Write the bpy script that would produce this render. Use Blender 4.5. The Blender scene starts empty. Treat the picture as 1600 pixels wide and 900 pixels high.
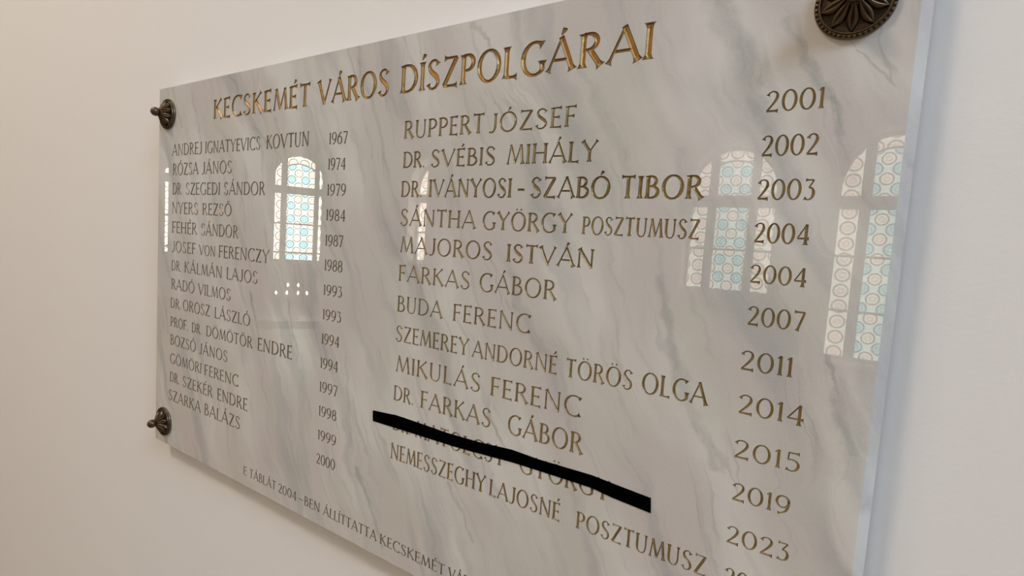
import bpy, bmesh, math, random
from math import sin, cos, pi, radians, hypot, atan2, sqrt
from mathutils import Vector, Matrix
from mathutils.geometry import delaunay_2d_cdt

random.seed(7)
scene = bpy.context.scene
COL = scene.collection

# ------------------------------------------------------------------ camera
Z0 = 1.10                      # height of the plaque's lower edge above the floor
cam_d = bpy.data.cameras.new('camera')
cam = bpy.data.objects.new('camera', cam_d)
COL.objects.link(cam)
cam_d.sensor_width = 36.0
cam_d.lens = 825.34 / 1600 * 36.0
cam_d.clip_start = 0.01
CX, CY, CZ = 1.33654, -0.57931, 0.50436 + Z0
# rows: image right, image down, forward, in world axes (x, y into the wall, z up)
Rr = Vector((0.83822507, 0.54143223, 0.06503754))
Rd = Vector((0.09771745, -0.03179709, -0.99470611))
Rf = Vector((-0.53649794, 0.84014290, -0.07956049))
M = Matrix(((Rr.x, -Rd.x, -Rf.x, CX), (Rr.y, -Rd.y, -Rf.y, CY), (Rr.z, -Rd.z, -Rf.z, CZ), (0, 0, 0, 1)))
cam.matrix_world = M
scene.camera = cam

# ------------------------------------------------------------------ world, lights, exposure
scene.view_settings.view_transform = 'Standard'
scene.view_settings.look = 'None'
scene.view_settings.gamma = 1.0
scene.view_settings.use_curve_mapping = False
scene.view_settings.exposure = -0.07
w = bpy.data.worlds.new('world'); scene.world = w; w.use_nodes = True
w.node_tree.nodes['Background'].inputs[0].default_value = (0.75, 0.85, 1.0, 1)
w.node_tree.nodes['Background'].inputs[1].default_value = 0.6

def area(name, loc, target, size, sizey, power, col):
    l = bpy.data.lights.new(name, 'AREA'); l.shape = 'RECTANGLE'; l.size = size; l.size_y = sizey
    l.energy = power; l.color = col
    o = bpy.data.objects.new(name, l); COL.objects.link(o)
    o.location = loc
    o.rotation_euler = (Vector(target) - Vector(loc)).to_track_quat('-Z', 'Y').to_euler()
    return o
area('ceiling_lamp', (-0.9, -2.7, 5.65), (0.6, 0, 1.5), 0.9, 0.6, 106, (1.0, 0.85, 0.71))
area('fill_light_warm', (-4.4, -4.2, 5.6), (0.2, 0, 1.4), 2.2, 2.0, 112, (1.0, 0.80, 0.64))  # added fill without a fixture, warms the left side
area('fill_light_cool', (5.2, -1.8, 4.8), (1.8, 0, 1.2), 1.8, 1.6, 230, (0.58, 0.75, 1.0))  # added fill without a fixture, cools the wall on the right
WIN_STRENGTH = 5.8

# ------------------------------------------------------------------ node helpers
class NT:
    def __init__(s, name):
        s.mat = bpy.data.materials.new(name); s.mat.use_nodes = True
        s.t = s.mat.node_tree; s.t.nodes.clear()
        s.out = s.t.nodes.new('ShaderNodeOutputMaterial')
    def n(s, typ, **kw):
        nd = s.t.nodes.new(typ)
        for k, v in kw.items(): setattr(nd, k, v)
        return nd
    def put(s, sock, v):
        if hasattr(v, 'is_linked') or isinstance(v, bpy.types.NodeSocket): s.t.links.new(v, sock)
        else: sock.default_value = v
    def m(s, op, a, b=0.0, c=None):
        nd = s.n('ShaderNodeMath', operation=op)
        s.put(nd.inputs[0], a); s.put(nd.inputs[1], b)
        if c is not None: s.put(nd.inputs[2], c)
        return nd.outputs[0]
    def mix(s, f, a, b):
        nd = s.n('ShaderNodeMix', data_type='RGBA')
        s.put(nd.inputs[0], f)
        for i, v in ((6, a), (7, b)):
            if isinstance(v, tuple): v = (*v, 1) if len(v) == 3 else v
            s.put(nd.inputs[i], v)
        return nd.outputs[2]
    def noise(s, vec, scale, detail=3, rough=0.5, dist=0.0, col=False):
        nd = s.n('ShaderNodeTexNoise')
        s.put(nd.inputs['Vector'], vec); nd.inputs['Scale'].default_value = scale
        nd.inputs['Detail'].default_value = detail; nd.inputs['Roughness'].default_value = rough
        nd.inputs['Distortion'].default_value = dist
        return nd.outputs[1 if col else 0]
    def ramp(s, f, lo, hi):
        nd = s.n('ShaderNodeMapRange', interpolation_type='SMOOTHSTEP')
        s.put(nd.inputs[0], f); nd.inputs[1].default_value = lo; nd.inputs[2].default_value = hi
        return nd.outputs[0]
    def obj(s):
        return s.n('ShaderNodeTexCoord').outputs['Object']
    def mapping(s, vec, loc=(0, 0, 0), rot=(0, 0, 0), scale=(1, 1, 1), typ='POINT'):
        nd = s.n('ShaderNodeMapping', vector_type=typ)
        s.put(nd.inputs[0], vec)
        nd.inputs[1].default_value = loc; nd.inputs[2].default_value = rot; nd.inputs[3].default_value = scale
        return nd.outputs[0]
    def bsdf(s, color, rough=0.5, metal=0.0, spec=0.5, normal=None, coat=0.0, ior=None):
        b = s.n('ShaderNodeBsdfPrincipled')
        if isinstance(color, tuple): color = (*color, 1)
        s.put(b.inputs['Base Color'], color); s.put(b.inputs['Roughness'], rough)
        s.put(b.inputs['Metallic'], metal); b.inputs['Specular IOR Level'].default_value = spec
        b.inputs['Coat Weight'].default_value = coat
        if ior: b.inputs['IOR'].default_value = ior
        if normal is not None: s.t.links.new(normal, b.inputs['Normal'])
        s.t.links.new(b.outputs[0], s.out.inputs[0])
        return b
    def bump(s, h, strength=0.2, dist=0.01):
        nd = s.n('ShaderNodeBump'); s.put(nd.inputs['Height'], h)
        nd.inputs['Strength'].default_value = strength; nd.inputs['Distance'].default_value = dist
        return nd.outputs[0]

def simple(name, col, rough=0.6, metal=0.0, spec=0.5, var=0.06, scale=8.0, bump=0.0):
    t = NT(name); o = t.obj()
    nz = t.noise(o, scale, 4)
    c2 = tuple(max(0, c * (1 - 2 * var)) for c in col); c1 = tuple(min(1, c * (1 + var)) for c in col)
    t.bsdf(t.mix(nz, c2, c1), rough, metal, spec, t.bump(t.noise(o, scale * 12, 3), bump, 0.002) if bump else None)
    return t.mat

def plaster(name, col):
    t = NT(name); o = t.obj()
    big = t.noise(o, 1.3, 3); fine = t.noise(o, 160, 4, 0.6)
    c = t.mix(big, tuple(x * 0.97 for x in col), col)
    t.bsdf(c, 0.75, 0, 0.25, t.bump(fine, 0.08, 0.002))
    return t.mat

M_WALL = plaster('white_plaster', (0.80, 0.77, 0.73))
M_CEIL = plaster('ceiling_plaster', (0.84, 0.83, 0.80))

# the slab's larger veins: x0, z0, x1, z1, width, strength (metres on the slab)
VEINS = [(1.191, 0.773, 1.215, 0.728, 0.026, 0.8), (1.215, 0.728, 1.236, 0.681, 0.024, 0.85), (1.236, 0.681, 1.256, 0.636, 0.022, 0.7), (1.256, 0.636, 1.278, 0.586, 0.016, 0.45), (1.258, 0.736, 1.283, 0.697, 0.007, 0.5), (1.283, 0.697, 1.303, 0.662, 0.01, 0.8), (1.303, 0.662, 1.315, 0.627, 0.009, 0.6), (1.315, 0.627, 1.331, 0.58, 0.008, 0.4), (1.323, 0.421, 1.337, 0.38, 0.006, 0.9), (1.337, 0.38, 1.353, 0.332, 0.014, 0.8), (1.353, 0.332, 1.365, 0.286, 0.02, 0.55), (1.34, 0.396, 1.363, 0.34, 0.012, 0.5), (1.162, 0.476, 1.182, 0.393, 0.012, 0.55), (1.182, 0.393, 1.21, 0.335, 0.013, 0.5), (1.21, 0.335, 1.237, 0.286, 0.012, 0.55), (1.167, 0.615, 1.183, 0.553, 0.012, 0.3), (0.876, 0.8, 0.907, 0.77, 0.008, 0.6), (0.907, 0.77, 0.947, 0.704, 0.008, 0.35), (1.065, 0.685, 1.097, 0.628, 0.014, 0.45), (1.041, 0.717, 1.069, 0.685, 0.01, 0.3), (1.097, 0.628, 1.12, 0.581, 0.012, 0.4), (0.275, 0.807, 0.315, 0.768, 0.006, 0.6), (0.315, 0.768, 0.344, 0.736, 0.005, 0.4), (0.437, 0.705, 0.468, 0.647, 0.008, 0.5), (0.367, 0.699, 0.46, 0.63, 0.006, 0.5), (0.336, 0.574, 0.355, 0.488, 0.004, 0.5), (0.37, 0.385, 0.394, 0.332, 0.006, 0.9), (0.394, 0.332, 0.422, 0.275, 0.004, 0.5), (0.491, 0.38, 0.524, 0.28, 0.005, 0.5), (0.555, 0.376, 0.586, 0.291, 0.006, 0.45), (0.685, 0.126, 0.723, 0.073, 0.01, 0.7), (0.723, 0.073, 0.759, 0.012, 0.009, 0.6), (0.534, 0.282, 0.566, 0.185, 0.012, 0.35), (0.879, 0.159, 0.908, 0.125, 0.007, 0.6), (0.908, 0.125, 0.929, 0.086, 0.005, 0.8), (0.581, 0.52, 0.626, 0.448, 0.006, 0.45), (0.142, 0.773, 0.176, 0.692, 0.006, 0.5), (0.028, 0.357, 0.052, 0.258, 0.007, 0.4), (0.06, 0.794, 0.104, 0.709, 0.005, 0.4), (0.651, 0.302, 0.672, 0.155, 0.008, 0.4), (0.7, 0.603, 0.733, 0.515, 0.006, 0.3), (0.763, 0.769, 0.791, 0.72, 0.01, 0.35), (0.965, 0.466, 0.986, 0.393, 0.01, 0.3), (1.039, 0.369, 1.075, 0.263, 0.01, 0.3)]
def marble():
    t = NT('polished_marble'); o = t.obj()
    sep = t.n('ShaderNodeSeparateXYZ'); t.put(sep.inputs[0], o)
    x, z = sep.outputs[0], sep.outputs[2]
    # s: across the veins, r: along them (veins fall to the right, about 29 deg off plumb)
    ca, sa = cos(radians(25)), sin(radians(25))
    s_ = t.m('ADD', t.m('MULTIPLY', x, ca), t.m('MULTIPLY', z, sa))
    r_ = t.m('SUBTRACT', t.m('MULTIPLY', x, sa), t.m('MULTIPLY', z, ca))
    wob = t.m('MULTIPLY', t.m('SUBTRACT', t.noise(o, 5.0, 4, 0.55), 0.5), 0.10)
    wob2 = t.m('MULTIPLY', t.m('SUBTRACT', t.noise(o, 26.0, 3, 0.5), 0.5), 0.018)
    s2 = t.m('ADD', t.m('ADD', s_, wob), wob2)
    def vec(ss, rs, off=0.0):
        cb = t.n('ShaderNodeCombineXYZ')
        t.put(cb.inputs[0], t.m('MULTIPLY', s2, ss)); t.put(cb.inputs[2], t.m('MULTIPLY', r_, rs))
        cb.inputs[1].default_value = off
        return cb.outputs[0]
    broad = t.ramp(t.noise(vec(17, 2.3, 3.9), 1.0, 3, 0.5), 0.50, 0.70)     # soft grey bands
    mid = t.ramp(t.noise(vec(48, 4.0, 4.1), 1.0, 4, 0.55), 0.53, 0.72)
    ridge = t.m('ABSOLUTE', t.m('SUBTRACT', t.noise(vec(30, 2.6, 9.7), 1.0, 3, 0.5), 0.5))
    thin = t.m('MULTIPLY', t.m('SUBTRACT', 1.0, t.ramp(ridge, 0.0, 0.022)),
               t.ramp(t.noise(vec(7, 5.5, 17.0), 1.0, 2), 0.50, 0.66))
    blot = t.m('MULTIPLY', t.ramp(t.noise(vec(55, 16, 23.0), 1.0, 3, 0.6), 0.66, 0.80),
               t.ramp(t.noise(o, 6.0, 2), 0.45, 0.62))
    tint = t.noise(o, 7.0, 2)
    base = t.mix(t.ramp(tint, 0.42, 0.58), (0.548, 0.522, 0.462), (0.556, 0.510, 0.474))
    base = t.mix(t.m('MULTIPLY', t.ramp(t.noise(vec(9, 3, 31.0), 1.0, 3), 0.42, 0.66), 0.8), base, (0.680, 0.660, 0.610))
    c = t.mix(t.m('MULTIPLY', broad, 0.58), base, (0.335, 0.340, 0.330))
    c = t.mix(t.m('MULTIPLY', mid, 0.42), c, (0.330, 0.325, 0.305))
    c = t.mix(t.m('MULTIPLY', thin, 0.38), c, (0.270, 0.265, 0.245))
    c = t.mix(t.m('MULTIPLY', blot, 0.55), c, (0.300, 0.275, 0.240))
    wv = t.n('ShaderNodeVectorMath', operation='SUBTRACT'); t.put(wv.inputs[0], t.noise(o, 30.0, 4, 0.6, col=True)); wv.inputs[1].default_value = (.5, .5, .5)
    ws = t.n('ShaderNodeVectorMath', operation='SCALE'); t.put(ws.inputs[0], wv.outputs[0]); ws.inputs['Scale'].default_value = .030
    wa = t.n('ShaderNodeVectorMath', operation='ADD'); t.put(wa.inputs[0], o); t.put(wa.inputs[1], ws.outputs[0])
    fl = t.n('ShaderNodeVectorMath', operation='MULTIPLY'); t.put(fl.inputs[0], wa.outputs[0]); fl.inputs[1].default_value = (1, 0, 1)
    big = None
    for x0, z0, x1, z1, wd, st in VEINS:
        L2 = (x1 - x0) ** 2 + (z1 - z0) ** 2
        sb = t.n('ShaderNodeVectorMath', operation='SUBTRACT'); t.put(sb.inputs[0], fl.outputs[0]); sb.inputs[1].default_value = (x0, 0, z0)
        dt = t.n('ShaderNodeVectorMath', operation='DOT_PRODUCT'); t.put(dt.inputs[0], sb.outputs[0]); dt.inputs[1].default_value = ((x1 - x0) / L2, 0, (z1 - z0) / L2)
        cl = t.n('ShaderNodeClamp'); t.put(cl.inputs[0], dt.outputs['Value'])
        sc = t.n('ShaderNodeVectorMath', operation='SCALE'); sc.inputs[0].default_value = (x1 - x0, 0, z1 - z0); t.put(sc.inputs['Scale'], cl.outputs[0])
        ds = t.n('ShaderNodeVectorMath', operation='DISTANCE'); t.put(ds.inputs[0], sb.outputs[0]); t.put(ds.inputs[1], sc.outputs[0])
        q = t.m('MULTIPLY', t.m('SUBTRACT', 1.0, t.ramp(ds.outputs['Value'], wd * .10, wd * .75)), st)
        big = q if big is None else t.m('MAXIMUM', big, q)
    streak = t.noise(vec(60, 6, 41.0), 1.0, 4, 0.6)
    big = t.m('MULTIPLY', big, t.m('ADD', .45, t.m('MULTIPLY', t.ramp(streak, .35, .65), .55)))
    c = t.mix(t.m('MULTIPLY', big, 0.72), c, (0.235, 0.245, 0.235))
    grain = t.noise(o, 420.0, 2, 0.6)
    c = t.mix(t.m('MULTIPLY', t.ramp(grain, 0.3, 0.7), 0.07), c, (0.85, 0.83, 0.78))
    t.bsdf(c, 0.008, 0, 0.5, None, ior=1.55)
    return t.mat
M_MARBLE = marble()
M_MARBLE_CUT = None

def gold(name, hi, lo):
    t = NT(name); o = t.obj()
    at = t.n('ShaderNodeAttribute', attribute_name='groove')
    nz = t.noise(o, 130.0, 4, 0.6); nb = t.noise(o, 9.0, 3)
    wear = t.ramp(nz, 0.48, 0.66)
    c = t.mix(t.m('MULTIPLY', wear, 0.55), hi, lo)
    c = t.mix(t.m('MULTIPLY', t.ramp(nb, 0.45, 0.7), 0.45), c, lo)
    edge = t.m('SUBTRACT', 1.0, t.ramp(at.outputs['Fac'], 0.12, 0.50))      # darker along the rim of the cut
    c = t.mix(t.m('MULTIPLY', edge, 0.88), c, (0.060, 0.042, 0.022))
    t.bsdf(c, 0.38, 0.35, 0.5, t.bump(t.noise(o, 600, 3), 0.25, 0.0008))
    return t.mat
M_GOLD_T = gold('title_gilding', (0.60, 0.35, 0.10), (0.34, 0.19, 0.055))
M_GOLD_R = gold('bright_gilding', (0.43, 0.30, 0.11), (0.17, 0.115, 0.045))
M_GOLD_L = gold('worn_gilding', (0.25, 0.175, 0.095), (0.12, 0.085, 0.045))

def bronze():
    t = NT('dark_bronze'); o = t.obj()
    geo = t.n('ShaderNodeNewGeometry')
    pt = t.ramp(geo.outputs['Pointiness'], 0.49, 0.60)
    nz = t.noise(o, 60, 4)
    c = t.mix(nz, (0.026, 0.014, 0.008), (0.058, 0.035, 0.018))
    c = t.mix(t.m('MULTIPLY', pt, 0.6), c, (0.34, 0.26, 0.16))
    t.bsdf(c, 0.34, 0.85, 0.5, t.bump(t.noise(o, 900, 3), 0.15, 0.0005))
    return t.mat
M_BRONZE = bronze()
M_TAPE = simple('black_tape', (0.0008, 0.0008, 0.0008), 0.9, 0, 0.0, 0.05, 30)

# ------------------------------------------------------------------ object helpers
def link(name, verts, faces, mat, parent=None, smooth=False, loc=None):
    me = bpy.data.meshes.new(name); me.from_pydata([tuple(v) for v in verts], [], faces); me.update()
    me.materials.append(mat)
    if smooth:
        for p in me.polygons: p.use_smooth = True
    o = bpy.data.objects.new(name, me); COL.objects.link(o)
    if parent is not None: o.parent = parent
    if loc is not None: o.location = loc
    return o
def tag(o, label=None, cat=None, group=None, kind=None):
    if label: o['label'] = label
    if cat: o['category'] = cat
    if group: o['group'] = group
    if kind: o['kind'] = kind
    return o
def empty(name, loc, parent=None, rz=0.0):
    o = bpy.data.objects.new(name, None); COL.objects.link(o); o.location = loc; o.rotation_euler = (0, 0, rz)
    o.empty_display_size = 0.05
    if parent: o.parent = parent
    return o
class MB:
    def __init__(s): s.v = []; s.f = []
    def add(s, vs, fs):
        b = len(s.v); s.v += [tuple(q) for q in vs]; s.f += [tuple(b + i for i in f) for f in fs]
    def box(s, x0, x1, y0, y1, z0, z1):
        s.add([(x0, y0, z0), (x1, y0, z0), (x1, y1, z0), (x0, y1, z0), (x0, y0, z1), (x1, y0, z1), (x1, y1, z1), (x0, y1, z1)],
              [(0, 3, 2, 1), (4, 5, 6, 7), (0, 1, 5, 4), (1, 2, 6, 5), (2, 3, 7, 6), (3, 0, 4, 7)])
    def lathe(s, prof, n=32, org=(0, 0, 0), axis='z', caps=True):
        vs = []
        for r, h in prof:
            for k in range(n):
                a = 2 * pi * k / n
                p = (r * cos(a), r * sin(a), h) if axis == 'z' else (r * cos(a), -h, r * sin(a))
                vs.append((p[0] + org[0], p[1] + org[1], p[2] + org[2]))
        fs = []
        for i in range(len(prof) - 1):
            for k in range(n):
                a, b = i * n + k, i * n + (k + 1) % n
                fs.append((a, b, b + n, a + n))
        if caps:
            fs.append(tuple(range(n - 1, -1, -1))); fs.append(tuple((len(prof) - 1) * n + k for k in range(n)))
        s.add(vs, fs)
    def build(s, name, mat, parent=None, smooth=False, loc=None):
        return link(name, s.v, s.f, mat, parent, smooth, loc)

def in_poly(x, y, P):
    c = False; j = len(P) - 1
    for i in range(len(P)):
        if (P[i][1] > y) != (P[j][1] > y) and x < (P[j][0] - P[i][0]) * (y - P[i][1]) / (P[j][1] - P[i][1]) + P[i][0]:
            c = not c
        j = i
    return c
def plate(outer, holes, y0, y1, mb=None):
    """a slab in the xz plane between y0 (front) and y1 (back) with holes through it"""
    mb = mb or MB()
    pts = []; edges = []
    for loop in [outer] + holes:
        b = len(pts); n = len(loop); pts += [Vector(p) for p in loop]
        edges += [(b + i, b + (i + 1) % n) for i in range(n)]
    vo, eo, fo, _, _, _ = delaunay_2d_cdt(pts, edges, [], 1 if not holes else 0, 1e-6)
    keep = []
    for f in fo:
        cx = sum(vo[i].x for i in f) / len(f); cy = sum(vo[i].y for i in f) / len(f)
        if in_poly(cx, cy, outer) and not any(in_poly(cx, cy, h) for h in holes): keep.append(tuple(f))
    n = len(vo)
    vs = [(v.x, y0, v.y) for v in vo] + [(v.x, y1, v.y) for v in vo]
    fs = [f for f in keep] + [tuple(i + n for i in reversed(f)) for f in keep]
    cnt = {}
    for f in keep:
        for i in range(len(f)):
            a, b = f[i], f[(i + 1) % len(f)]
            cnt[(a, b)] = 1
    for (a, b) in cnt:
        if (b, a) not in cnt: fs.append((b, a, a + n, b + n))
    mb.add(vs, fs)
    return mb
# ------------------------------------------------------------------ engraved capitals (built from flared chisel strokes)
# a stroke is a list of (x, y, weight) with the cap height 1; weight 1 = thick, .5 = thin
def seg(x0, y0, x1, y1, w=1.0, f0=1, f1=1):
    return ('L', [(x0, y0, w), (x1, y1, w)], f0, f1)
def crv(pts, f0=0, f1=0):
    out = []
    n = len(pts)
    for i in range(n - 1):
        p0 = pts[max(i - 1, 0)]; p1 = pts[i]; p2 = pts[i + 1]; p3 = pts[min(i + 2, n - 1)]
        for k in range(5):
            t = k / 5
            out.append(tuple(0.5 * ((2 * p1[j]) + (-p0[j] + p2[j]) * t + (2 * p0[j] - 5 * p1[j] + 4 * p2[j] - p3[j]) * t * t
                                    + (-p0[j] + 3 * p1[j] - 3 * p2[j] + p3[j]) * t ** 3) for j in range(3)))
    out.append(tuple(pts[-1]))
    return ('C', out, f0, f1)
def arc(cx, cy, rx, ry, a0, a1, f0=0, f1=0, thick=1.0, thin=0.5, n=None):
    n = n or max(5, int(abs(a1 - a0) / 17))
    o = []
    for k in range(n + 1):
        a = radians(a0 + (a1 - a0) * k / n)
        o.append((cx + rx * cos(a), cy + ry * sin(a), thin + (thick - thin) * abs(cos(a)) ** 1.4))
    return ('C', o, f0, f1)
def ring(cx, cy, rx, ry):
    return [arc(cx, cy, rx, ry, 90, 274), arc(cx, cy, rx, ry, -90, 94)]
def bowl(x0, xs, y1, y0, r, w=1.0):
    """a bowl from the stem at the top y1 round to the stem at y0"""
    cy, ry = (y1 + y0) / 2, (y1 - y0) / 2
    o = [(x0, y1, .5), (xs, y1, .5)]
    for k in range(1, 10):
        a = radians(90 - 20 * k + 10 * 0)
        o.append((xs + r * cos(a), cy + ry * sin(a), .5 + (w - .5) * abs(cos(a)) ** 1.4))
    o[-1] = (xs, y0, .5)
    o.append((x0, y0, .5))
    return ('C', o, 0, 0)
T = .5
def acute(x): return ('C', [(x - .03, 1.07, .25), (x + .015, 1.14, .6), (x + .06, 1.22, .95), (x + .075, 1.27, .8)], 0, 0)
def dots(x): return [('C', [(x - s - .045, 1.13, .2), (x - s, 1.15, .95), (x - s + .045, 1.17, .2)], 0, 0) for s in (.12, -.12)]
def dbl(x): return [('C', [(x + s - .02, 1.07, .25), (x + s + .03, 1.17, .7), (x + s + .06, 1.24, .6)], 0, 0) for s in (-.10, .08)]
def bar(x): return seg(x, 1, x, 0)
G = {
 'A': (.74, [seg(0, 0, .38, 1.02, T, 1, 0), seg(.35, 1.03, .73, 0, 1, 0, 1), seg(.15, .34, .60, .34, T, 0, 0)]),
 'B': (.52, [bar(.08), bowl(.08, .20, .975, .535, .20, .9), bowl(.08, .23, .535, .025, .26)]),
 'C': (.68, [arc(.42, .5, .38, .505, 48, 312, 1, 1)]),
 'D': (.70, [bar(.08), bowl(.08, .26, .975, .025, .40)]),
 'E': (.46, [bar(.08), seg(.08, .975, .44, .975, T, 0, 1), seg(.08, .52, .38, .52, T, 0, 1), seg(.08, .025, .46, .025, T, 0, 1)]),
 'F': (.44, [bar(.08), seg(.08, .975, .44, .975, T, 0, 1), seg(.08, .52, .38, .52, T, 0, 1)]),
 'G': (.74, [arc(.42, .5, .38, .505, 50, 318, 1, 0), seg(.68, .42, .68, .13, 1, 1, 0)]),
 'H': (.70, [bar(.08), bar(.62), seg(.08, .52, .62, .52, T, 0, 0)]),
 'I': (.16, [bar(.08)]),
 'J': (.36, [crv([(.29, 1, 1), (.29, .6, 1), (.285, .25, 1), (.22, .06, .7), (.10, -.01, .55), (.0, .04, .5)], 1, 0)]),
 'K': (.62, [bar(.08), seg(.54, 1, .11, .50, T, 1, 0), seg(.20, .60, .61, 0, 1, 0, 1)]),
 'L': (.46, [bar(.08), seg(.08, .025, .46, .025, T, 0, 1)]),
 'M': (.84, [seg(.04, 0, .16, 1, T, 1, 0), seg(.15, 1.0, .42, .04, 1, 0, 0), seg(.42, .04, .68, 1, T, 0, 0), seg(.68, 1, .80, 0, 1, 0, 1)]),
 'N': (.72, [seg(.08, 0, .08, 1, T + .1, 1, 0), seg(.07, 1, .64, .0, 1, 1, 0), seg(.64, 1, .64, .0, T + .1, 1, 0)]),
 'O': (.80, ring(.40, .5, .36, .505)),
 'P': (.50, [bar(.08), bowl(.08, .22, .975, .46, .24)]),
 'R': (.58, [bar(.08), bowl(.08, .21, .975, .51, .23), seg(.25, .52, .57, 0, 1, 0, 1)]),
 'S': (.50, [crv([(.43, .83, .55), (.36, .95, .5), (.24, .99, .5), (.11, .92, .6), (.07, .76, .85), (.16, .60, 1), (.30, .48, 1.05), (.41, .36, 1), (.445, .20, .85), (.36, .05, .6), (.22, .0, .5), (.10, .05, .5), (.04, .18, .55)], 1, 1)]),
 'T': (.58, [bar(.29), seg(.0, .975, .58, .975, T, 1, 1)]),
 'U': (.66, [crv([(.08, 1, 1), (.08, .6, 1), (.085, .30, 1), (.15, .08, .7), (.32, .0, .5), (.48, .06, .5), (.565, .28, .55), (.57, .6, .6), (.57, 1, .65)], 1, 1)]),
 'V': (.70, [seg(.0, 1, .37, -.02, 1, 1, 0), seg(.70, 1, .35, -.02, T, 1, 0)]),
 'Y': (.64, [seg(.0, 1, .33, .48, 1, 1, 0), seg(.64, 1, .32, .48, T, 1, 0), seg(.325, .52, .325, 0, 1, 0, 1)]),
 'Z': (.58, [seg(.03, .975, .55, .975, T, 1, 0), seg(.53, .985, .05, .02, 1, 0, 0), seg(.03, .025, .58, .025, T, 0, 1)]),
 '.': (.10, [('C', [(.0, .05, .2), (.05, .05, 1.0), (.10, .05, .2)], 0, 0)]),
 '–': (.50, [seg(.0, .42, .5, .42, .8, 0, 0)]),
 '0': (.60, ring(.30, .5, .27, .505)),
 '1': (.22, [seg(.13, 1, .13, 0, 1, 0, 1), seg(.14, .98, .01, .86, T, 0, 0)]),
 '2': (.54, [crv([(.05, .80, .7), (.12, .94, .55), (.27, 1.0, .5), (.42, .92, .7), (.46, .74, 1), (.38, .52, .9), (.22, .27, .7), (.05, .04, .6)], 1, 0), seg(.03, .03, .53, .03, .75, 0, 1)]),
 '3': (.48, [seg(.05, .975, .42, .975, T, 1, 0), seg(.42, .97, .22, .60, T, 0, 0), crv([(.22, .60, .5), (.37, .55, .7), (.44, .34, 1), (.38, .10, .8), (.22, .0, .5), (.04, .08, .6)], 0, 1)]),
 '4': (.58, [seg(.43, 1.0, .43, -.04, 1, 0, 1), seg(.43, 1.0, .02, .28, T, 0, 0), seg(.02, .28, .58, .28, T + .1, 0, 1)]),
 '5': (.48, [seg(.10, .975, .45, .975, .6, 0, 1), seg(.10, .98, .085, .56, T, 0, 0), crv([(.085, .57, .5), (.22, .62, .5), (.38, .52, .8), (.44, .32, 1), (.37, .09, .75), (.22, .0, .5), (.04, .08, .6)], 0, 1)]),
 '6': (.56, [arc(.28, .32, .24, .325, 0, 364), crv([(.46, .98, .6), (.28, .88, .7), (.12, .66, .9), (.045, .40, 1), (.045, .28, 1)], 1, 0)]),
 '7': (.50, [seg(.02, .975, .50, .975, .65, 1, 0), seg(.49, .98, .20, -.02, .8, 0, 1)]),
 '8': (.54, [arc(.27, .75, .19, .25, 90, 454), arc(.27, .27, .235, .27, 90, 454)]),
 '9': (.56, [arc(.28, .68, .24, .325, 0, 364), crv([(.515, .70, 1), (.505, .50, .95), (.43, .22, .8), (.28, .06, .6), (.12, .0, .55)], 0, 1)]),
}
for base, mark, fn in (('A', 'Á', acute), ('E', 'É', acute), ('I', 'Í', acute), ('O', 'Ó', acute), ('O', 'Ö', dots), ('O', 'Ő', dbl)):
    wd, st = G[base]
    mx = {'A': .38, 'E': .28, 'I': .09, 'O': .40}[base]
    ad = fn(mx); G[mark] = (wd, st + (ad if isinstance(ad, list) else [ad]))

def resample(st, H, xs, wt):
    """stroke -> samples (x, z, half width) in metres; the ends flare"""
    kind, pts, f0, f1 = st
    P = [(p[0] * xs * H, p[1] * H, p[2] * wt * H * .5) for p in pts]
    if kind == 'L':
        a, b = P; n = 6
        L = hypot(b[0] - a[0], b[1] - a[1])
        ts = [0, min(.05 * H / L, .2), min(.15 * H / L, .35), 1 - min(.15 * H / L, .35), 1 - min(.05 * H / L, .2), 1]
        P = [(a[0] + (b[0] - a[0]) * t, a[1] + (b[1] - a[1]) * t, a[2]) for t in ts]
    if f0 or f1:
        d = [0]
        for i in range(1, len(P)): d.append(d[-1] + hypot(P[i][0] - P[i - 1][0], P[i][1] - P[i - 1][1]))
        tot = d[-1]
        def fl(x, th):                       # thin strokes flare more
            k = (wt * H * .5) * .95 * max(0, 1 - x / (.13 * H)) ** 2
            return k
        P = [(p[0], p[1], p[2] + (fl(d[i], p[2]) if f0 else 0) + (fl(tot - d[i], p[2]) if f1 else 0)) for i, p in enumerate(P)]
    return P
def offsets(P):
    n = len(P); A = []; B = []
    for i in range(n):
        if i == 0: dx, dz = P[1][0] - P[0][0], P[1][1] - P[0][1]
        elif i == n - 1: dx, dz = P[-1][0] - P[-2][0], P[-1][1] - P[-2][1]
        else: dx, dz = P[i + 1][0] - P[i - 1][0], P[i + 1][1] - P[i - 1][1]
        L = hypot(dx, dz) or 1e-9
        nx, nz = -dz / L, dx / L; h = P[i][2]
        A.append((P[i][0] + nx * h, P[i][1] + nz * h)); B.append((P[i][0] - nx * h, P[i][1] - nz * h))
    return A, B
def stroke_depth(P, x, z):
    best = 0.0
    for i in range(len(P) - 1):
        ax, az, ah = P[i]; bx, bz, bh = P[i + 1]
        vx, vz = bx - ax, bz - az; L2 = vx * vx + vz * vz
        if L2 < 1e-14: continue
        t = ((x - ax) * vx + (z - az) * vz) / L2
        t = 0 if t < 0 else 1 if t > 1 else t
        d = hypot(x - ax - vx * t, z - az - vz * t)
        v = ah + (bh - ah) * t - d
        if v > best: best = v
    if best > 0:                              # chiselled slope at the stroke's ends
        for i, j in ((0, 1), (-1, -2)):
            ex, ez, eh = P[i]; qx, qz, _ = P[j]
            L = hypot(qx - ex, qz - ez) or 1
            along = ((x - ex) * (qx - ex) + (z - ez) * (qz - ez)) / L
            if hypot(x - ex, z - ez) < eh * 1.6: best = min(best, max(0.0, along * 1.2))
    return best
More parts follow.
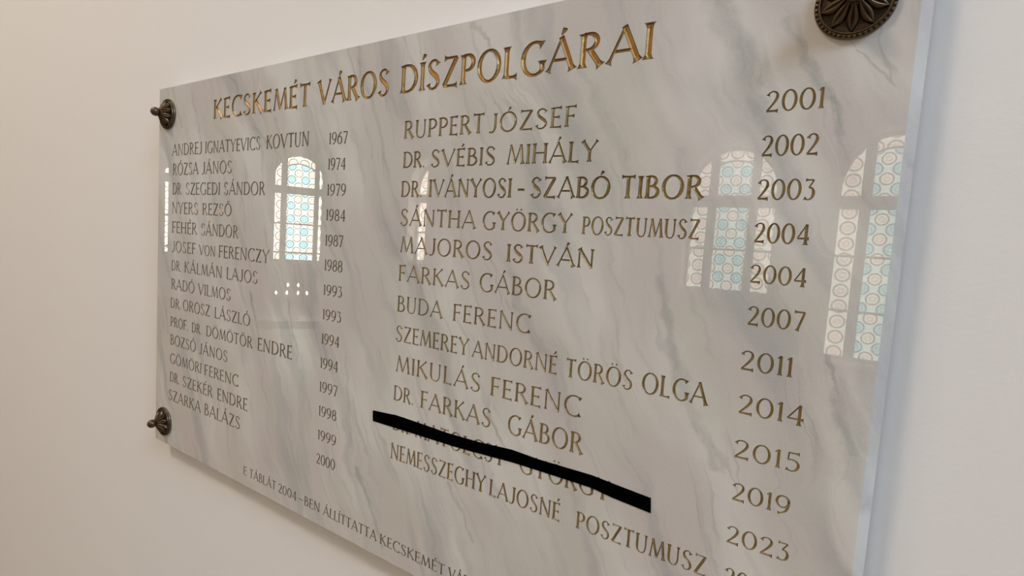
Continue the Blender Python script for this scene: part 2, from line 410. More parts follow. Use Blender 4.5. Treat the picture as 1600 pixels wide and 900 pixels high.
SLOPE = 1.05
face_pts = []; face_edges = []               # the rims of every cut, kept for the slab's front
def glyph(mb, dep, ch, x0, z0, H, xs, wt):
    strokes = [resample(s, H, xs, wt) for s in G[ch][1]]
    jx = lambda p: (p[0] + x0, p[1] + z0)
    pts = []; faces = []; edges = []
    for P in strokes:
        A, B = offsets(P); b = len(pts); n = len(P)
        pts += [Vector(p) for p in A] + [Vector(p) for p in B] + [Vector((p[0], p[1])) for p in P]
        for i in range(n - 1):
            q = [b + i, b + n + i, b + n + i + 1, b + i + 1]
            ar = 0
            for k in range(4):
                p_, r_ = pts[q[k]], pts[q[(k + 1) % 4]]; ar += p_.x * r_.y - r_.x * p_.y
            faces.append(q if ar > 0 else q[::-1])
            edges.append((b + 2 * n + i, b + 2 * n + i + 1))
    vo, eo, fo, ov, oe, of = delaunay_2d_cdt(pts, edges, faces, 0, 1e-7)
    keep = [tuple(f) for f, o in zip(fo, of) if len(o)]
    mx = wt * H * .5
    base = len(mb.v)
    vs = []
    for v in vo:
        d = max(stroke_depth(P, v.x, v.y) for P in strokes)
        vs.append([v.x + x0, d, v.y + z0])
    half = {}
    for f in keep:
        for i in range(len(f)): half[(f[i], f[(i + 1) % len(f)])] = 1
    rim = [(a, b) for (a, b) in half if (b, a) not in half]
    rv = set()
    for a, b in rim: rv.add(a); rv.add(b)
    for i in rv: vs[i][1] = 0.0
    mb.v += [(p[0], min(p[1], mx * 1.3) * SLOPE, p[2]) for p in vs]
    dep += [min(1.0, p[1] / mx) for p in vs]
    mb.f += [tuple(base + i for i in f) for f in keep]
    ids = {}
    for i in rv:
        ids[i] = len(face_pts); face_pts.append(Vector((vs[i][0], vs[i][2])))
    for a, b in rim: face_edges.append((ids[a], ids[b]))
GAP = .15
def word(mb, dep, text, u0, u1, z, H, wt):
    nat = sum(G[c][0] for c in text) + GAP * (len(text) - 1)
    u0 += .05 * H; u1 -= .05 * H
    xs = (u1 - u0) / (nat * H)
    x = u0
    for c in text:
        glyph(mb, dep, c, x, z + random.uniform(-.006, .006) * H, H, xs, wt)
        x += (G[c][0] + GAP) * xs * H
TABLE = [
    ('T', 'n', 719.0, [('KECSKEMÉT', 228.2, 536.4, 37.9), ('VÁROS', 555.8, 724.2, 38.7), ('DÍSZPOLGÁRAI', 747.2, 1129.4, 39.8)]),
    ('R1', 'n', 651.9, [('RUPPERT', 758.8, 906.6, 26.0), ('JÓZSEF', 913.3, 1042.6, 24.8)]),
    ('R2', 'n', 609.1, [('DR.', 759.9, 803.7, 23.7), ('SVÉBIS', 814.4, 928.0, 24.3), ('MIHÁLY', 945.3, 1073.4, 25.3)]),
    ('R3', 'n', 566.5, [('DR.', 758.7, 801.2, 23.6), ('IVÁNYOSI', 813.6, 956.6, 25.2), ('–', 964.4, 977.0, 24.4), ('SZABÓ', 984.5, 1092.9, 25.5), ('TIBOR', 1104.6, 1197.3, 25.4)]),
    ('R4', 'n', 523.9, [('SÁNTHA', 759.7, 901.4, 24.7), ('GYÖRGY', 912.2, 1047.0, 24.1), ('POSZTUMUSZ', 1060.1, 1197.7, 21.1)]),
    ('R5', 'n', 483.4, [('MAJOROS', 762.1, 932.7, 24.4), ('ISTVÁN', 954.6, 1079.8, 23.4)]),
    ('R6', 'n', 440.4, [('FARKAS', 761.3, 898.3, 24.6), ('GÁBOR', 913.1, 1032.6, 24.8)]),
    ('R7', 'n', 394.0, [('BUDA', 761.7, 851.8, 24.6), ('FERENC', 870.1, 998.8, 24.3)]),
    ('R8', 'n', 348.6, [('SZEMEREY', 761.8, 902.4, 24.2), ('ANDORNÉ', 908.0, 1041.4, 23.1), ('TÖRÖS', 1052.3, 1139.1, 22.9), ('OLGA', 1148.8, 1221.7, 23.9)]),
    ('R9', 'n', 301.8, [('MIKULÁS', 765.1, 926.7, 25.6), ('FERENC', 941.8, 1077.6, 25.7)]),
    ('R10', 'n', 256.8, [('DR.', 763.4, 805.4, 23.5), ('FARKAS', 818.3, 947.3, 26.0), ('GÁBOR', 973.5, 1083.6, 26.4)]),
    ('R11', 'n', 210.0, [('DR.', 765.0, 803.3, 24.2), ('MATOLCSY', 811.2, 973.9, 26.0), ('GYÖRGY', 995.3, 1122.6, 25.3)]),
    ('R12', 'n', 164.2, [('NEMESSZEGHY', 762.5, 944.7, 24.8), ('LAJOSNÉ', 950.8, 1060.4, 23.3), ('POSZTUMUSZ', 1081.9, 1237.0, 21.9)]),
    ('B', 'n', 19.7, [('E', 364.4, 376.9, 16.8), ('TÁBLÁT', 385.7, 472.5, 17.5), ('2004', 479.3, 534.4, 17.1), ('–', 540.0, 554.0, 16.4), ('BEN', 556.7, 600.4, 17.3), ('ÁLLÍTTATTA', 609.2, 741.2, 17.1), ('KECSKEMÉT', 748.5, 883.0, 16.7), ('VÁROS', 889.4, 953.6, 17.1)]),
    ('L1', 'n', 651.9, [('ANDREJ', 61.2, 186.2, 25.1), ('IGNATYEVICS', 198.3, 393.8, 24.0), ('KOVTUN', 412.0, 536.6, 24.9)]),
    ('L1', 'y', 651.9, [('1967', 588.0, 634.5, 19.1)]),
    ('L2', 'n', 610.2, [('RÓZSA', 65.2, 173.4, 25.4), ('JÁNOS', 186.7, 299.8, 24.8)]),
    ('L2', 'y', 610.2, [('1974', 587.8, 632.5, 18.7)]),
    ('L3', 'n', 568.0, [('DR.', 65.3, 108.4, 25.6), ('SZEGEDI', 122.0, 258.8, 25.0), ('SÁNDOR', 272.0, 411.9, 24.9)]),
    ('L3', 'y', 568.0, [('1979', 587.9, 635.6, 18.8)]),
    ('L4', 'n', 526.5, [('NYERS', 63.5, 175.2, 25.0), ('REZSŐ', 191.7, 302.3, 24.1)]),
    ('L4', 'y', 526.5, [('1984', 587.6, 636.8, 18.6)]),
    ('L5', 'n', 484.2, [('FEHÉR', 64.7, 171.5, 25.1), ('SÁNDOR', 188.0, 326.6, 24.7)]),
    ('L5', 'y', 484.2, [('1987', 587.8, 633.7, 18.6)]),
    ('L6', 'n', 442.7, [('JOSEF', 65.3, 167.6, 23.9), ('VON', 181.7, 245.4, 21.5), ('FERENCZY', 257.6, 430.7, 24.4)]),
    ('L6', 'y', 442.7, [('1988', 588.1, 634.6, 18.6)]),
    ('L7', 'n', 400.9, [('DR.', 65.3, 107.9, 22.6), ('KÁLMÁN', 121.8, 272.5, 23.8), ('LAJOS', 288.1, 396.3, 24.0)]),
    ('L7', 'y', 400.9, [('1993', 588.1, 636.1, 17.9)]),
    ('L8', 'n', 359.0, [('RADÓ', 65.4, 166.2, 24.1), ('VILMOS', 180.4, 306.0, 23.7)]),
    ('L8', 'y', 359.0, [('1993', 588.1, 636.3, 17.8)]),
    ('L9', 'n', 317.3, [('DR.', 63.0, 109.3, 22.5), ('OROSZ', 117.7, 229.4, 23.8), ('LÁSZLÓ', 246.7, 375.5, 22.9)]),
    ('L9', 'y', 317.3, [('1994', 587.8, 634.0, 18.1)]),
    ('L10', 'n', 275.1, [('PROF.', 64.2, 140.5, 22.3), ('DR.', 156.7, 197.8, 21.2), ('DÖMÖTÖR', 215.7, 384.7, 22.6), ('ENDRE', 400.9, 508.8, 24.7)]),
    ('L10', 'y', 275.1, [('1994', 586.9, 633.3, 18.2)]),
    ('L11', 'n', 233.4, [('BOZSÓ', 64.2, 175.7, 23.7), ('JÁNOS', 188.9, 299.0, 23.1)]),
    ('L11', 'y', 233.4, [('1997', 586.8, 634.1, 18.2)]),
    ('L12', 'n', 191.2, [('GÖMÖRI', 64.1, 200.8, 23.0), ('FERENC', 211.1, 340.4, 23.1)]),
    ('L12', 'y', 191.2, [('1998', 587.1, 634.0, 17.8)]),
    ('L13', 'n', 148.9, [('DR.', 64.7, 107.0, 23.0), ('SZEKÉR', 121.1, 245.6, 23.7), ('ENDRE', 263.0, 373.4, 24.7)]),
    ('L13', 'y', 148.9, [('1999', 587.0, 635.7, 17.5)]),
    ('L14', 'n', 106.1, [('SZARKA', 60.0, 200.1, 24.4), ('BALÁZS', 214.2, 349.4, 25.3)]),
    ('L14', 'y', 106.1, [('2000', 585.9, 635.0, 17.9)]),
    ('R1', 'y', 651.9, [('2001', 1248.6, 1299.9, 19.7)]),
    ('R2', 'y', 609.1, [('2002', 1248.7, 1299.3, 19.6)]),
    ('R3', 'y', 566.5, [('2003', 1248.8, 1300.2, 19.5)]),
    ('R4', 'y', 523.9, [('2004', 1249.8, 1299.8, 19.3)]),
    ('R5', 'y', 483.4, [('2004', 1249.8, 1301.3, 17.9)]),
    ('R6', 'y', 440.4, [('2007', 1251.4, 1303.7, 18.8)]),
    ('R7', 'y', 394.0, [('2011', 1249.1, 1298.0, 19.7)]),
    ('R8', 'y', 348.6, [('2014', 1251.1, 1312.2, 19.7)]),
    ('R9', 'y', 301.8, [('2015', 1251.3, 1313.1, 18.8)]),
    ('R10', 'y', 256.8, [('2019', 1253.4, 1308.5, 18.3)]),
    ('R11', 'y', 210.0, [('2023', 1252.3, 1312.1, 18.3)]),
    ('R12', 'y', 164.2, [('20', 1254.8, 1278.6, 18.9)]),
]

# ------------------------------------------------------------------ the marble plaque
PT = 0.024                                   # thickness; it stands a little off the wall
WALL_Y = 0.030
plaque_corners = [(0.0, 0.0), (1.3640, -0.0055), (1.3642, 0.8030), (0.0015, 0.8000)]
parts = []
for g, k, z, ws in TABLE:
    for text, u0, u1, h in ws:
        if g == 'T': wt = .185
        elif k == 'y': wt = .150 if g[0] == 'L' else .140
        elif g == 'B': wt = .150
        elif g[0] == 'L': wt = .145
        elif text == 'POSZTUMUSZ' and g == 'R4': wt = .135
        elif text in ('TIBOR', 'ISTVÁN', 'SZABÓ'): wt = .172
        elif g in ('R1', 'R2', 'R3'): wt = .155
        elif g in ('R4', 'R5'): wt = .145
        else: wt = .132
        mb = MB(); dep = []
        if text == 'DÍSZPOLGÁRAI':             # the mason spread the last four letters
            for tx_, a_, b_ in (('DÍSZPOLG', 0.7472, 0.9941),('Á', 0.9963, 1.0341),('R', 1.0387, 1.0707),('A', 1.0755, 1.1159),('I', 1.1189, 1.1298),): word(mb, dep, tx_, a_, b_, z * 1e-3, h * 1e-3, wt)
        else: word(mb, dep, text, u0 * 1e-3, u1 * 1e-3, z * 1e-3, h * 1e-3 * (1.0 if g == 'T' else .98), wt)
        parts.append((g, k, mb, dep))
# front face: triangles between the rim of the slab and the rims of the letters
CH = {'l': (.0012, .0012), 'r': (.0090, .0070), 'b': (.0012, .0012), 't': (.0022, .0020)}
pts = [Vector(c) for c in plaque_corners]
edges = [(0, 1), (1, 2), (2, 3), (3, 0)]
nb = len(pts)
pts += face_pts; edges += [(a + nb, b + nb) for a, b in face_edges]
vo, eo, fo, ov, oe, of = delaunay_2d_cdt(pts, edges, [], 0, 1e-7)
cons = set()
for e, o in zip(eo, oe):
    if len(o): cons.add((min(e), max(e)))
adj = {}
for fi, f in enumerate(fo):
    for i in range(3):
        a, b = f[i], f[(i + 1) % 3]; adj.setdefault((min(a, b), max(a, b)), []).append(fi)
state = {}
start = min(range(len(fo)), key=lambda i: min((vo[j] - Vector((0.001, 0.001))).length for j in fo[i]))
# flood from the slab's corner; crossing a rim flips marble <-> letter
corner = [fi for fi, f in enumerate(fo) if 0 in [list(ov[j])[0] if len(ov[j]) else -1 for j in f]][0]
state[corner] = True; stack = [corner]
while stack:
    fi = stack.pop(); f = fo[fi]
    for i in range(3):
        a, b = f[i], f[(i + 1) % 3]; key = (min(a, b), max(a, b))
        for g_ in adj[key]:
            if g_ != fi and g_ not in state:
                state[g_] = state[fi] ^ (key in cons); stack.append(g_)
slab = MB()
slab.v = [(v.x, 0.0, v.y) for v in vo]
slab.f = [tuple(f) for fi, f in enumerate(fo) if state.get(fi)]
l, b_, r, t_ = CH['l'], CH['b'], CH['r'], CH['t']
c = plaque_corners
A = [(c[0][0], 0, c[0][1]), (c[1][0], 0, c[1][1]), (c[2][0], 0, c[2][1]), (c[3][0], 0, c[3][1])]
B = [(c[0][0] - l[0], .0015, c[0][1] - b_[0]), (c[1][0] + r[0], r[1], c[1][1] - b_[0]), (c[2][0] + r[0], r[1], c[2][1] + t_[0]), (c[3][0] - l[0], .0020, c[3][1] + t_[0])]
D = [(p[0], PT, p[2]) for p in B]
vs = A + B + D
fs = []
for i in range(4):
    j = (i + 1) % 4
    fs.append((j, i, i + 4, j + 4)); fs.append((j + 4, i + 4, i + 8, j + 8))
fs.append((11, 10, 9, 8)[::-1])
slab.add(vs, fs)
plaque = slab.build('marble_plaque', M_MARBLE, None, loc=(0, 0, Z0))
tag(plaque, 'polished white marble plaque with grey veins and engraved gold names', 'plaque')
kinds = {'T': 'title_inscription', 'B': 'dedication_inscription'}
for g, k, mb, dep in parts:
    nm = kinds.get(g) or ('name_inscription' if k == 'n' else 'year_inscription')
    mt = M_GOLD_T if g == 'T' else M_GOLD_L if g[0] in 'LB' else M_GOLD_R
    o = mb.build(nm, mt, plaque)
    at = o.data.attributes.new('groove', 'FLOAT', 'POINT'); at.data.foreach_set('value', dep)
    if g == 'T': o['label'] = 'bright gilded title letters'
# ------------------------------------------------------------------ black tape stuck across one line
TAPE_TOP = [(0.7204, 0.2301), (0.7723, 0.2339), (0.8122, 0.2333), (0.8718, 0.2316), (0.9309, 0.2329), (0.9831, 0.2366), (1.0224, 0.2349), (1.0592, 0.2353), (1.0972, 0.236), (1.1349, 0.2332), (1.1709, 0.2309)]
TAPE_BOTTOM = [(0.7215, 0.2131), (0.7682, 0.2137), (0.807, 0.2143), (0.8389, 0.2146), (0.8812, 0.2152), (0.9211, 0.2166), (0.9844, 0.2199), (1.0422, 0.2204), (1.0986, 0.2204), (1.1251, 0.2169), (1.1724, 0.2137)]
mb = MB()
plate(TAPE_BOTTOM + TAPE_TOP[::-1], [], -.0007, -.0001, mb)
tape = mb.build('black_tape', M_TAPE, None, loc=(0, 0, Z0))
tag(tape, 'matte black tape strip stuck across a name on the plaque', 'tape')

# ------------------------------------------------------------------ bronze rosettes over the fixing screws
def rosette(cx, cz, label):
    """dish with a beaded rim, ten pointed petals rising to the neck, and a ball"""
    root = tag(empty('rosette', (cx, 0, cz + Z0)), label, 'rosette', 'bronze rosettes on the plaque corners')
    R_ = .0325
    m = MB()
    m.lathe([(R_ * .97, 0), (R_, .0012), (R_, .0030), (R_ * .965, .0044), (R_ * .90, .0048), (R_ * .865, .0042), (R_ * .84, .0040), (R_ * .55, .0075), (R_ * .33, .0125), (R_ * .20, .0160)], 64, axis='y')
    m.build('dish', M_BRONZE, root, True)
    # beads along the rim, one mesh shared
    bm = MB(); nb = 44
    for k in range(nb):
        a = 2 * pi * k / nb
        ox, oz = (R_ * .945) * cos(a), (R_ * .945) * sin(a)
        tx, tz = -sin(a), cos(a); rx, rz = cos(a), sin(a)
        vs = []; fs = []
        for i, (rr, hh) in enumerate([(1.0, 0), (.85, .5), (.45, .88)]):
            for q in range(8):
                b = 2 * pi * q / 8
                dt, dr = cos(b) * rr * .00165, sin(b) * rr * .00150
                vs.append((ox + tx * dt + rx * dr, -(.0040 + hh * .0018), oz + tz * dt + rz * dr))
        vs.append((ox, -.0060, oz))
        for i in range(2):
            for q in range(8):
                fs.append((i * 8 + q, i * 8 + (q + 1) % 8, i * 8 + 8 + (q + 1) % 8, i * 8 + 8 + q))
        for q in range(8): fs.append((16 + q, 16 + (q + 1) % 8, 24))
        bm.add(vs, fs)
    bm.build('beaded_rim', M_BRONZE, root, True)
    ring_ = MB(); ring_.lathe([(R_ * .885, .0040), (R_ * .880, .0058), (R_ * .865, .0062), (R_ * .850, .0058), (R_ * .845, .0038)], 64, axis='y', caps=False)
    ring_.build('inner_ring', M_BRONZE, root, True)
    NP = 10; pet = None
    for k in range(NP):
        if pet is None:
            NL, NW = 14, 10; vs = []; fs = []
            for i in range(NL + 1):
                t = i / NL; r = R_ * (.17 + .67 * t)
                wd = R_ * (.045 * (1 - t) + .135 * max(0.0, sin(pi * min(1, t) ** 1.25)) ** .9 + .004)
                base = .0175 - .0118 * t ** .75
                for j in range(NW + 1):
                    q = j / NW * 2 - 1
                    lift = .0042 * (1 - .6 * t) * (1 - abs(q) ** 2.2) - .0030 * max(0, .30 - abs(q)) / .30 * sin(pi * t) - (.0030 if abs(q) == 1 else 0)
                    vs.append((q * wd, -(base + lift + .0012), -r))
            for i in range(NL):
                for j in range(NW):
                    a = i * (NW + 1) + j
                    fs.append((a, a + NW + 1, a + NW + 2, a + 1))
            pm = bpy.data.meshes.new('petal'); pm.from_pydata(vs, [], fs); pm.update(); pm.materials.append(M_BRONZE)
            for p in pm.polygons: p.use_smooth = True
            pet = pm
        o = bpy.data.objects.new('petal', pet); COL.objects.link(o); o.parent = root
        o.rotation_euler = (0, 2 * pi * k / NP + .03, 0)
    kb = MB()
    prof = [(.0085, .0145), (.0080, .0170), (.0056, .0182), (.0052, .0188)]
    for k in range(11):
        a = radians(-58 + k * 148 / 10)
        prof.append((.0094 * cos(a) if k < 10 else .0001, .0262 + .0094 * sin(a)))
    kb.lathe(prof, 32, axis='y'); kb.build('knob', M_BRONZE, root, True)
    return root
rosette(.0430, .7425, 'small dark bronze rosette at the upper left corner of the marble plaque')
rosette(.0430, .0510, 'dark bronze rosette at the lower left corner of the marble plaque')
rosette(1.3155, .7435, 'large dark bronze rosette at the upper right corner of the marble plaque')

# ------------------------------------------------------------------ the hall (seen only in the plaque's polish)
def hall(X, Y):                              # metres right of / beyond the camera in the mirror image -> floor plan
    return CX + X, -(Y - abs(CY))
H_CEIL = 5.8
def struct(o): return tag(o, kind='structure')
XR = 6.5
# wall with the plaque
mb = MB(); xl = hall(-16.4, 0)[0]
mb.box(xl, CX + XR, WALL_Y, WALL_Y + .3, 0, H_CEIL)
struct(mb.build('wall_front', M_WALL))
# floor, ceiling
pA = hall(-10.2, 10); e0 = Vector((-11.4, 8.0)); ed = Vector((.52, .854)).normalized()
plan = [(xl, WALL_Y), (CX + XR, WALL_Y), (CX + XR, -9.9), (hall(-10.0, 10)[0], -9.9), (hall(-16.9, 0)[0], WALL_Y)]
mb = MB(); n = len(plan)
mb.add([(x, y, 0) for x, y in plan] + [(x, y, -.1) for x, y in plan], [tuple(range(n))[::-1], tuple(range(n, 2 * n))] + [(i, (i + 1) % n, n + (i + 1) % n, n + i) for i in range(n)])
def parquet():
    t = NT('oak_floor'); o = t.obj()
    br = t.n('ShaderNodeTexBrick'); t.put(br.inputs[0], o)
    br.inputs['Color1'].default_value = (.30, .19, .10, 1); br.inputs['Color2'].default_value = (.24, .15, .08, 1)
    br.inputs['Mortar'].default_value = (.08, .05, .03, 1); br.inputs['Scale'].default_value = 1
    br.inputs['Mortar Size'].default_value = .003; br.inputs['Brick Width'].default_value = .9; br.inputs['Row Height'].default_value = .12
    t.bsdf(br.outputs[0], .35, 0, .5); return t.mat
struct(mb.build('floor', parquet()))
mb = MB(); mb.add([(x, y, H_CEIL) for x, y in plan] + [(x, y, H_CEIL + .1) for x, y in plan], [tuple(range(n)), tuple(range(n, 2 * n))[::-1]] + [(i, (i + 1) % n, n + (i + 1) % n, n + i) for i in range(n)])
struct(mb.build('ceiling', M_CEIL))
mb = MB(); mb.box(CX + XR, CX + XR + .3, -10, WALL_Y + .3, 0, H_CEIL)
struct(mb.build('wall_right', M_WALL))

def glass(name, border, strength):
    """leaded stained glass with daylight behind: a lattice of rounds, or a cream border with small rosettes"""
    t = NT(name); o = t.obj()
    sp = t.n('ShaderNodeSeparateXYZ'); t.put(sp.inputs[0], o); x, z = sp.outputs[0], sp.outputs[2]
    if border:
        S = .25; u = t.m('DIVIDE', x, S); v = t.m('DIVIDE', z, S)
    else:
        S = .31
        u = t.m('DIVIDE', t.m('ADD', x, z), S * 1.0); v = t.m('DIVIDE', t.m('SUBTRACT', x, z), S * 1.0)
    fu, fv = t.m('FRACT', u), t.m('FRACT', v)
    du, dv = t.m('SUBTRACT', fu, .5), t.m('SUBTRACT', fv, .5)
    r = t.m('SQRT', t.m('ADD', t.m('MULTIPLY', du, du), t.m('MULTIPLY', dv, dv)))
    disc = t.m('SUBTRACT', 1, t.ramp(r, .36, .40))
    lead = t.m('SUBTRACT', 1, t.ramp(t.m('ABSOLUTE', t.m('SUBTRACT', r, .40)), .03, .08))
    lead2 = t.m('SUBTRACT', 1, t.ramp(t.m('ABSOLUTE', t.m('SUBTRACT', r, .17)), .02, .06))
    chk = t.m('MODULO', t.m('ADD', t.m('ADD', t.m('FLOOR', u), t.m('FLOOR', v)), 200), 2)
    nz = t.noise(o, 14, 3); n2 = t.noise(o, 40, 2)
    teal = t.mix(nz, (.26, .74, .72), (.50, .86, .95)); cream = t.mix(nz, (1.0, .88, .66), (1.0, .97, .86))
    if border:
        c = t.mix(disc, cream, (1.0, .80, .66))
        c = t.mix(t.m('MULTIPLY', t.ramp(n2, .5, .7), .3), c, (.75, .80, .55))
    else:
        field = t.mix(chk, (.56, .92, .90), (.95, .95, .80))
        c = t.mix(disc, field, t.mix(chk, teal, cream))
        c = t.mix(t.m('MULTIPLY', t.ramp(n2, .52, .7), .35), c, (.45, .75, .75))
    c = t.mix(t.m('MULTIPLY', t.m('ADD', lead, t.m('MULTIPLY', lead2, .5)), .85), c, (.06, .06, .05))
    e = t.n('ShaderNodeEmission'); t.put(e.inputs[0], c); e.inputs[1].default_value = strength
    t.t.links.new(e.outputs[0], t.out.inputs[0])
    return t.mat
M_GLASS = glass('stained_glass', False, WIN_STRENGTH); M_BORD = glass('stained_glass_border', True, WIN_STRENGTH)
M_GLASS_S = glass('stained_glass_bright', False, WIN_STRENGTH * 2.2); M_BORD_S = glass('stained_glass_border_bright', True, WIN_STRENGTH * 2.2)  # same glass, its own glow raised so the reflections come out brighter
M_FRAME = simple('white_window_paint', (.66, .64, .60), .45, 0, .4, .02)
M_SILL = simple('pale_stone_sill', (.86, .84, .80), .4, 0, .5, .02)

def window(n, origin, rz, lights, spring, rx, ry, zb, bars, zt, depth):
    """lights: list of (x0, x1); an elliptical arch on top; local x runs along the wall, local y outward"""
    root = struct(empty('window_%d' % n, origin, None, rz))
    xc = (lights[0][0] + lights[-1][1]) / 2
    def top(x, k=1.0):
        q = (x - xc) / (rx * k)
        return spring + ry * k * sqrt(max(0, 1 - q * q))
    m = .055
    outer = [(lights[0][0] - m, zb - m), (lights[-1][1] + m, zb - m)]
    N = 24; hw = (lights[-1][1] - lights[0][0]) / 2 + m
    outer += [(xc + hw * cos(pi * k / N), spring + (ry + m) * sin(pi * k / N)) for k in range(N + 1)]
    holes = []; panes = []
    levels = [zb] + list(bars) + [zt[0]]
    for li, (x0, x1) in enumerate(lights):
        b = abs(x1 - x0) < .4
        for i in range(len(levels) - 1):
            lo = levels[i] + (.018 if i else 0); hi = levels[i + 1] - (.018 if i < len(levels) - 2 else 0)
            h = [(x0, lo), (x1, lo), (x1, hi), (x0, hi)]
            holes.append(h); panes.append((h, b))
        K = 8
        h = [(x0, zt[1]), (x1, zt[1])]
        arcp = [(x1 + (x0 - x1) * k / K, top(x1 + (x0 - x1) * k / K, .985)) for k in range(K + 1)]
        arcp = [(p[0], max(p[1], zt[1] + .01)) for p in arcp]
        if b: h += arcp; holes.append(h); panes.append((h, True))
        else:
            mid = [(p[0], p[1] - .19) for p in arcp]
            h1 = h + mid; holes.append(h1); panes.append((h1, False))
            h2 = [(p[0], p[1] + .025) for p in mid[::-1]] + arcp; holes.append(h2); panes.append((h2, True))
    plate(outer, holes, depth - .06, depth + .02).build('window_frame', M_FRAME, root)
    for h, b in panes: plate(h, [], depth - .012, depth - .004).build('pane', (M_BORD_S if n > 2 else M_BORD) if b else (M_GLASS_S if n > 2 else M_GLASS), root)
    s = MB(); s.box(lights[0][0] - .15, lights[-1][1] + .15, -.10, depth - .07, zb - m - .16, zb - m - .012); s.build('window_sill', M_SILL, root)
    return outer
def lz(z): return z
ZC = CZ                                       # heights below are relative to the eye
# back wall, opposite the plaque: local x = -(mirror X)
GL = .38                                      # the glass sits this deep in the wall
by = hall(0, 10)[1] + GL
wins = []
back_holes = []
def bw(n, xc, lights, zb, bars, rx=.70, ry=.76):
    L = sorted([(-(xc + b), -(xc + a)) for a, b in lights])
    o = window(n, (CX, by, ZC), pi, L, 1.16, rx, ry, zb, bars, (.92, 1.13), GL)
    back_holes.append(o)
std = [(-.68, -.42), (-.27, .27), (.41, .68)]
bw(1, -1.87, std, -.53, [.18])
bw(2, .42, std, -1.42, [-.69, .18], .70, .90)
bw(3, -8.60, std, -.50, [.18])
# plane of the back wall with its openings and deep reveals
xa, xb = -XR, 10.05
plate([(xa, -ZC), (xb, -ZC), (xb, H_CEIL - ZC), (xa, H_CEIL - ZC)], back_holes, 0, GL + .02, mb := MB())
o = struct(mb.build('wall_back', M_WALL)); o.location = (CX, by, ZC); o.rotation_euler = (0, 0, pi)
# pilaster that hides most of the third window from the plaque's side
mb = MB(); mb.box(CX - 8.17, CX - 7.15, by + .02, by + .62, 0, H_CEIL); struct(mb.build('trim_1', M_CEIL))
# end wall, turned towards the plaque
ex, ey = hall(-11.4, 8.0)
d_world = Vector((ed.x, -ed.y))               # mirror plan -> floor plan flips y
# local x must run so that local +y points outward (away from the room)
lx = Vector((d_world.x, d_world.y)); ang = atan2(lx.y, lx.x)
out = Vector((-sin(ang), cos(ang)))
to_room = Vector((0 - ex, -3 - ey))
flip = 1
if out.dot(to_room) > 0: ang += pi; flip = -1
out = Vector((-sin(ang), cos(ang)))
org = (ex - out.x * .12, ey - out.y * .12, ZC)
def fl(L): return sorted([(a, b) if flip == 1 else (-b, -a) for a, b in L])
end_holes = []
end_holes.append(window(4, org, ang, fl([(-.51, -.385), (-.25, .36), (.47, .54)]), 1.20, .56, .60, -.68, [-.51, .18], (.89, 1.07), .12))
def sliver():
    xs0, xs1 = fl([(-2.70, -2.645)])[0]
    root = struct(empty('window_5', org, None, ang))
    m = .03
    outer = [(xs0 - m, -.65), (xs1 + m, -.65), (xs1 + m, 1.24), (xs0 - m, 1.24)]
    hs = [[(xs0, -.62), (xs1, -.62), (xs1, -.52), (xs0, -.52)], [(xs0, -.48), (xs1, -.48), (xs1, .16), (xs0, .16)], [(xs0, .2), (xs1, .2), (xs1, .9), (xs0, .9)], [(xs0, 1.1), (xs1, 1.1), (xs1, 1.2), (xs0, 1.2)]]
    plate(outer, hs, .06, .14).build('window_frame', M_FRAME, root)
    for h in hs: plate(h, [], .108, .116).build('pane', M_BORD_S, root)
    return outer
end_holes.append(sliver())
xa, xb = (-9.6, 2.35) if flip == 1 else (-2.35, 9.6)
plate([(xa, -ZC), (xb, -ZC), (xb, H_CEIL - ZC), (xa, H_CEIL - ZC)], end_holes, 0, .14, mb := MB())
o = struct(mb.build('wall_left', M_WALL)); o.location = org; o.rotation_euler = (0, 0, ang)

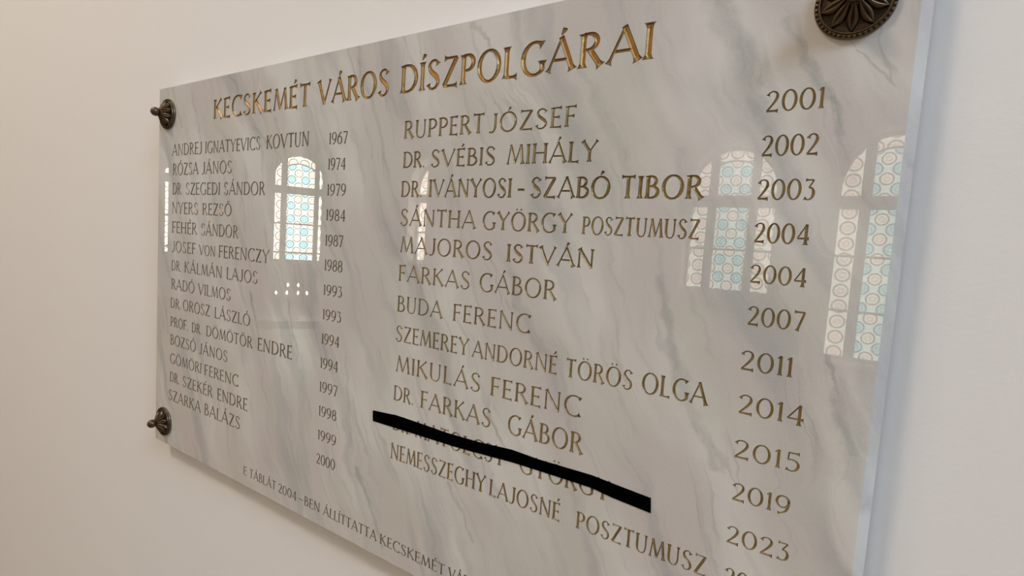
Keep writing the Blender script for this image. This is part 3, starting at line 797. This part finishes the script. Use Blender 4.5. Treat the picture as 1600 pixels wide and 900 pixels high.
# ------------------------------------------------------------------ console table and candelabrum
M_BRASS = simple('brass', (.45, .30, .12), .3, .9, .5, .1)
M_WOOD = simple('dark_wood', (.10, .055, .03), .35, 0, .5, .2, 6)
tx, ty = hall(-.822 * 7.2, .570 * 7.2)
tb = tag(empty('console_table', (tx, ty, 0), None, radians(-55)), 'dark wooden console table standing in the hall', 'table')
TH = .50
m = MB(); m.box(-.45, .45, -.2, .2, TH - .035, TH); m.build('tabletop', M_WOOD, tb)
for sx in (-.4, .4):
    for sy in (-.16, .16):
        m = MB(); m.lathe([(.016, 0), (.022, .1), (.026, TH - .12), (.03, TH - .035)], 12, (sx, sy, 0)); m.build('leg', M_WOOD, tb, True)
m = MB(); m.box(-.42, .42, -.18, .18, TH - .10, TH - .035); m.build('apron', M_WOOD, tb)
cd = tag(empty('candelabrum', (tx, ty, TH), None, radians(-55)), 'brass candelabrum with six small glowing lamps on the console table', 'candelabrum')
m = MB(); m.lathe([(.09, 0), (.09, .012), (.03, .03), (.014, .06), (.022, .12), (.012, .18), (.012, .34)], 24); m.build('stem', M_BRASS, cd, True)
e_ = NT('lamp_glow'); em = e_.n('ShaderNodeEmission'); em.inputs[0].default_value = (1, .93, .8, 1); em.inputs[1].default_value = 25
e_.t.links.new(em.outputs[0], e_.out.inputs[0]); M_LAMP = e_.mat
for (ox, oz) in ((-.18, .30), (-.055, .30), (.075, .30), (.18, .30), (-.045, .40), (.075, .40)):
    m = MB()
    pts_ = [(ox * t, .16 + (oz - .16) * t * t - .05 * sin(pi * t)) for t in [i / 8 for i in range(9)]]
    for i in range(8):
        a, b = pts_[i], pts_[i + 1]
        m.add([(a[0], -.006, a[1] - .006), (a[0], .006, a[1] - .006), (a[0], .006, a[1] + .006), (a[0], -.006, a[1] + .006),
               (b[0], -.006, b[1] - .006), (b[0], .006, b[1] - .006), (b[0], .006, b[1] + .006), (b[0], -.006, b[1] + .006)],
              [(0, 1, 5, 4), (1, 2, 6, 5), (2, 3, 7, 6), (3, 0, 4, 7)])
    m.lathe([(.006, oz - .008), (.022, oz), (.024, oz + .008), (.010, oz + .010)], 12, (ox, 0, 0))
    arm = m.build('arm', M_BRASS, cd)
    m = MB(); m.lathe([(.006, oz + .010), (.013, oz + .022), (.014, oz + .034), (.008, oz + .048), (.001, oz + .058)], 12, (ox, 0, 0)); m.build('lamp', M_LAMP, arm, True)
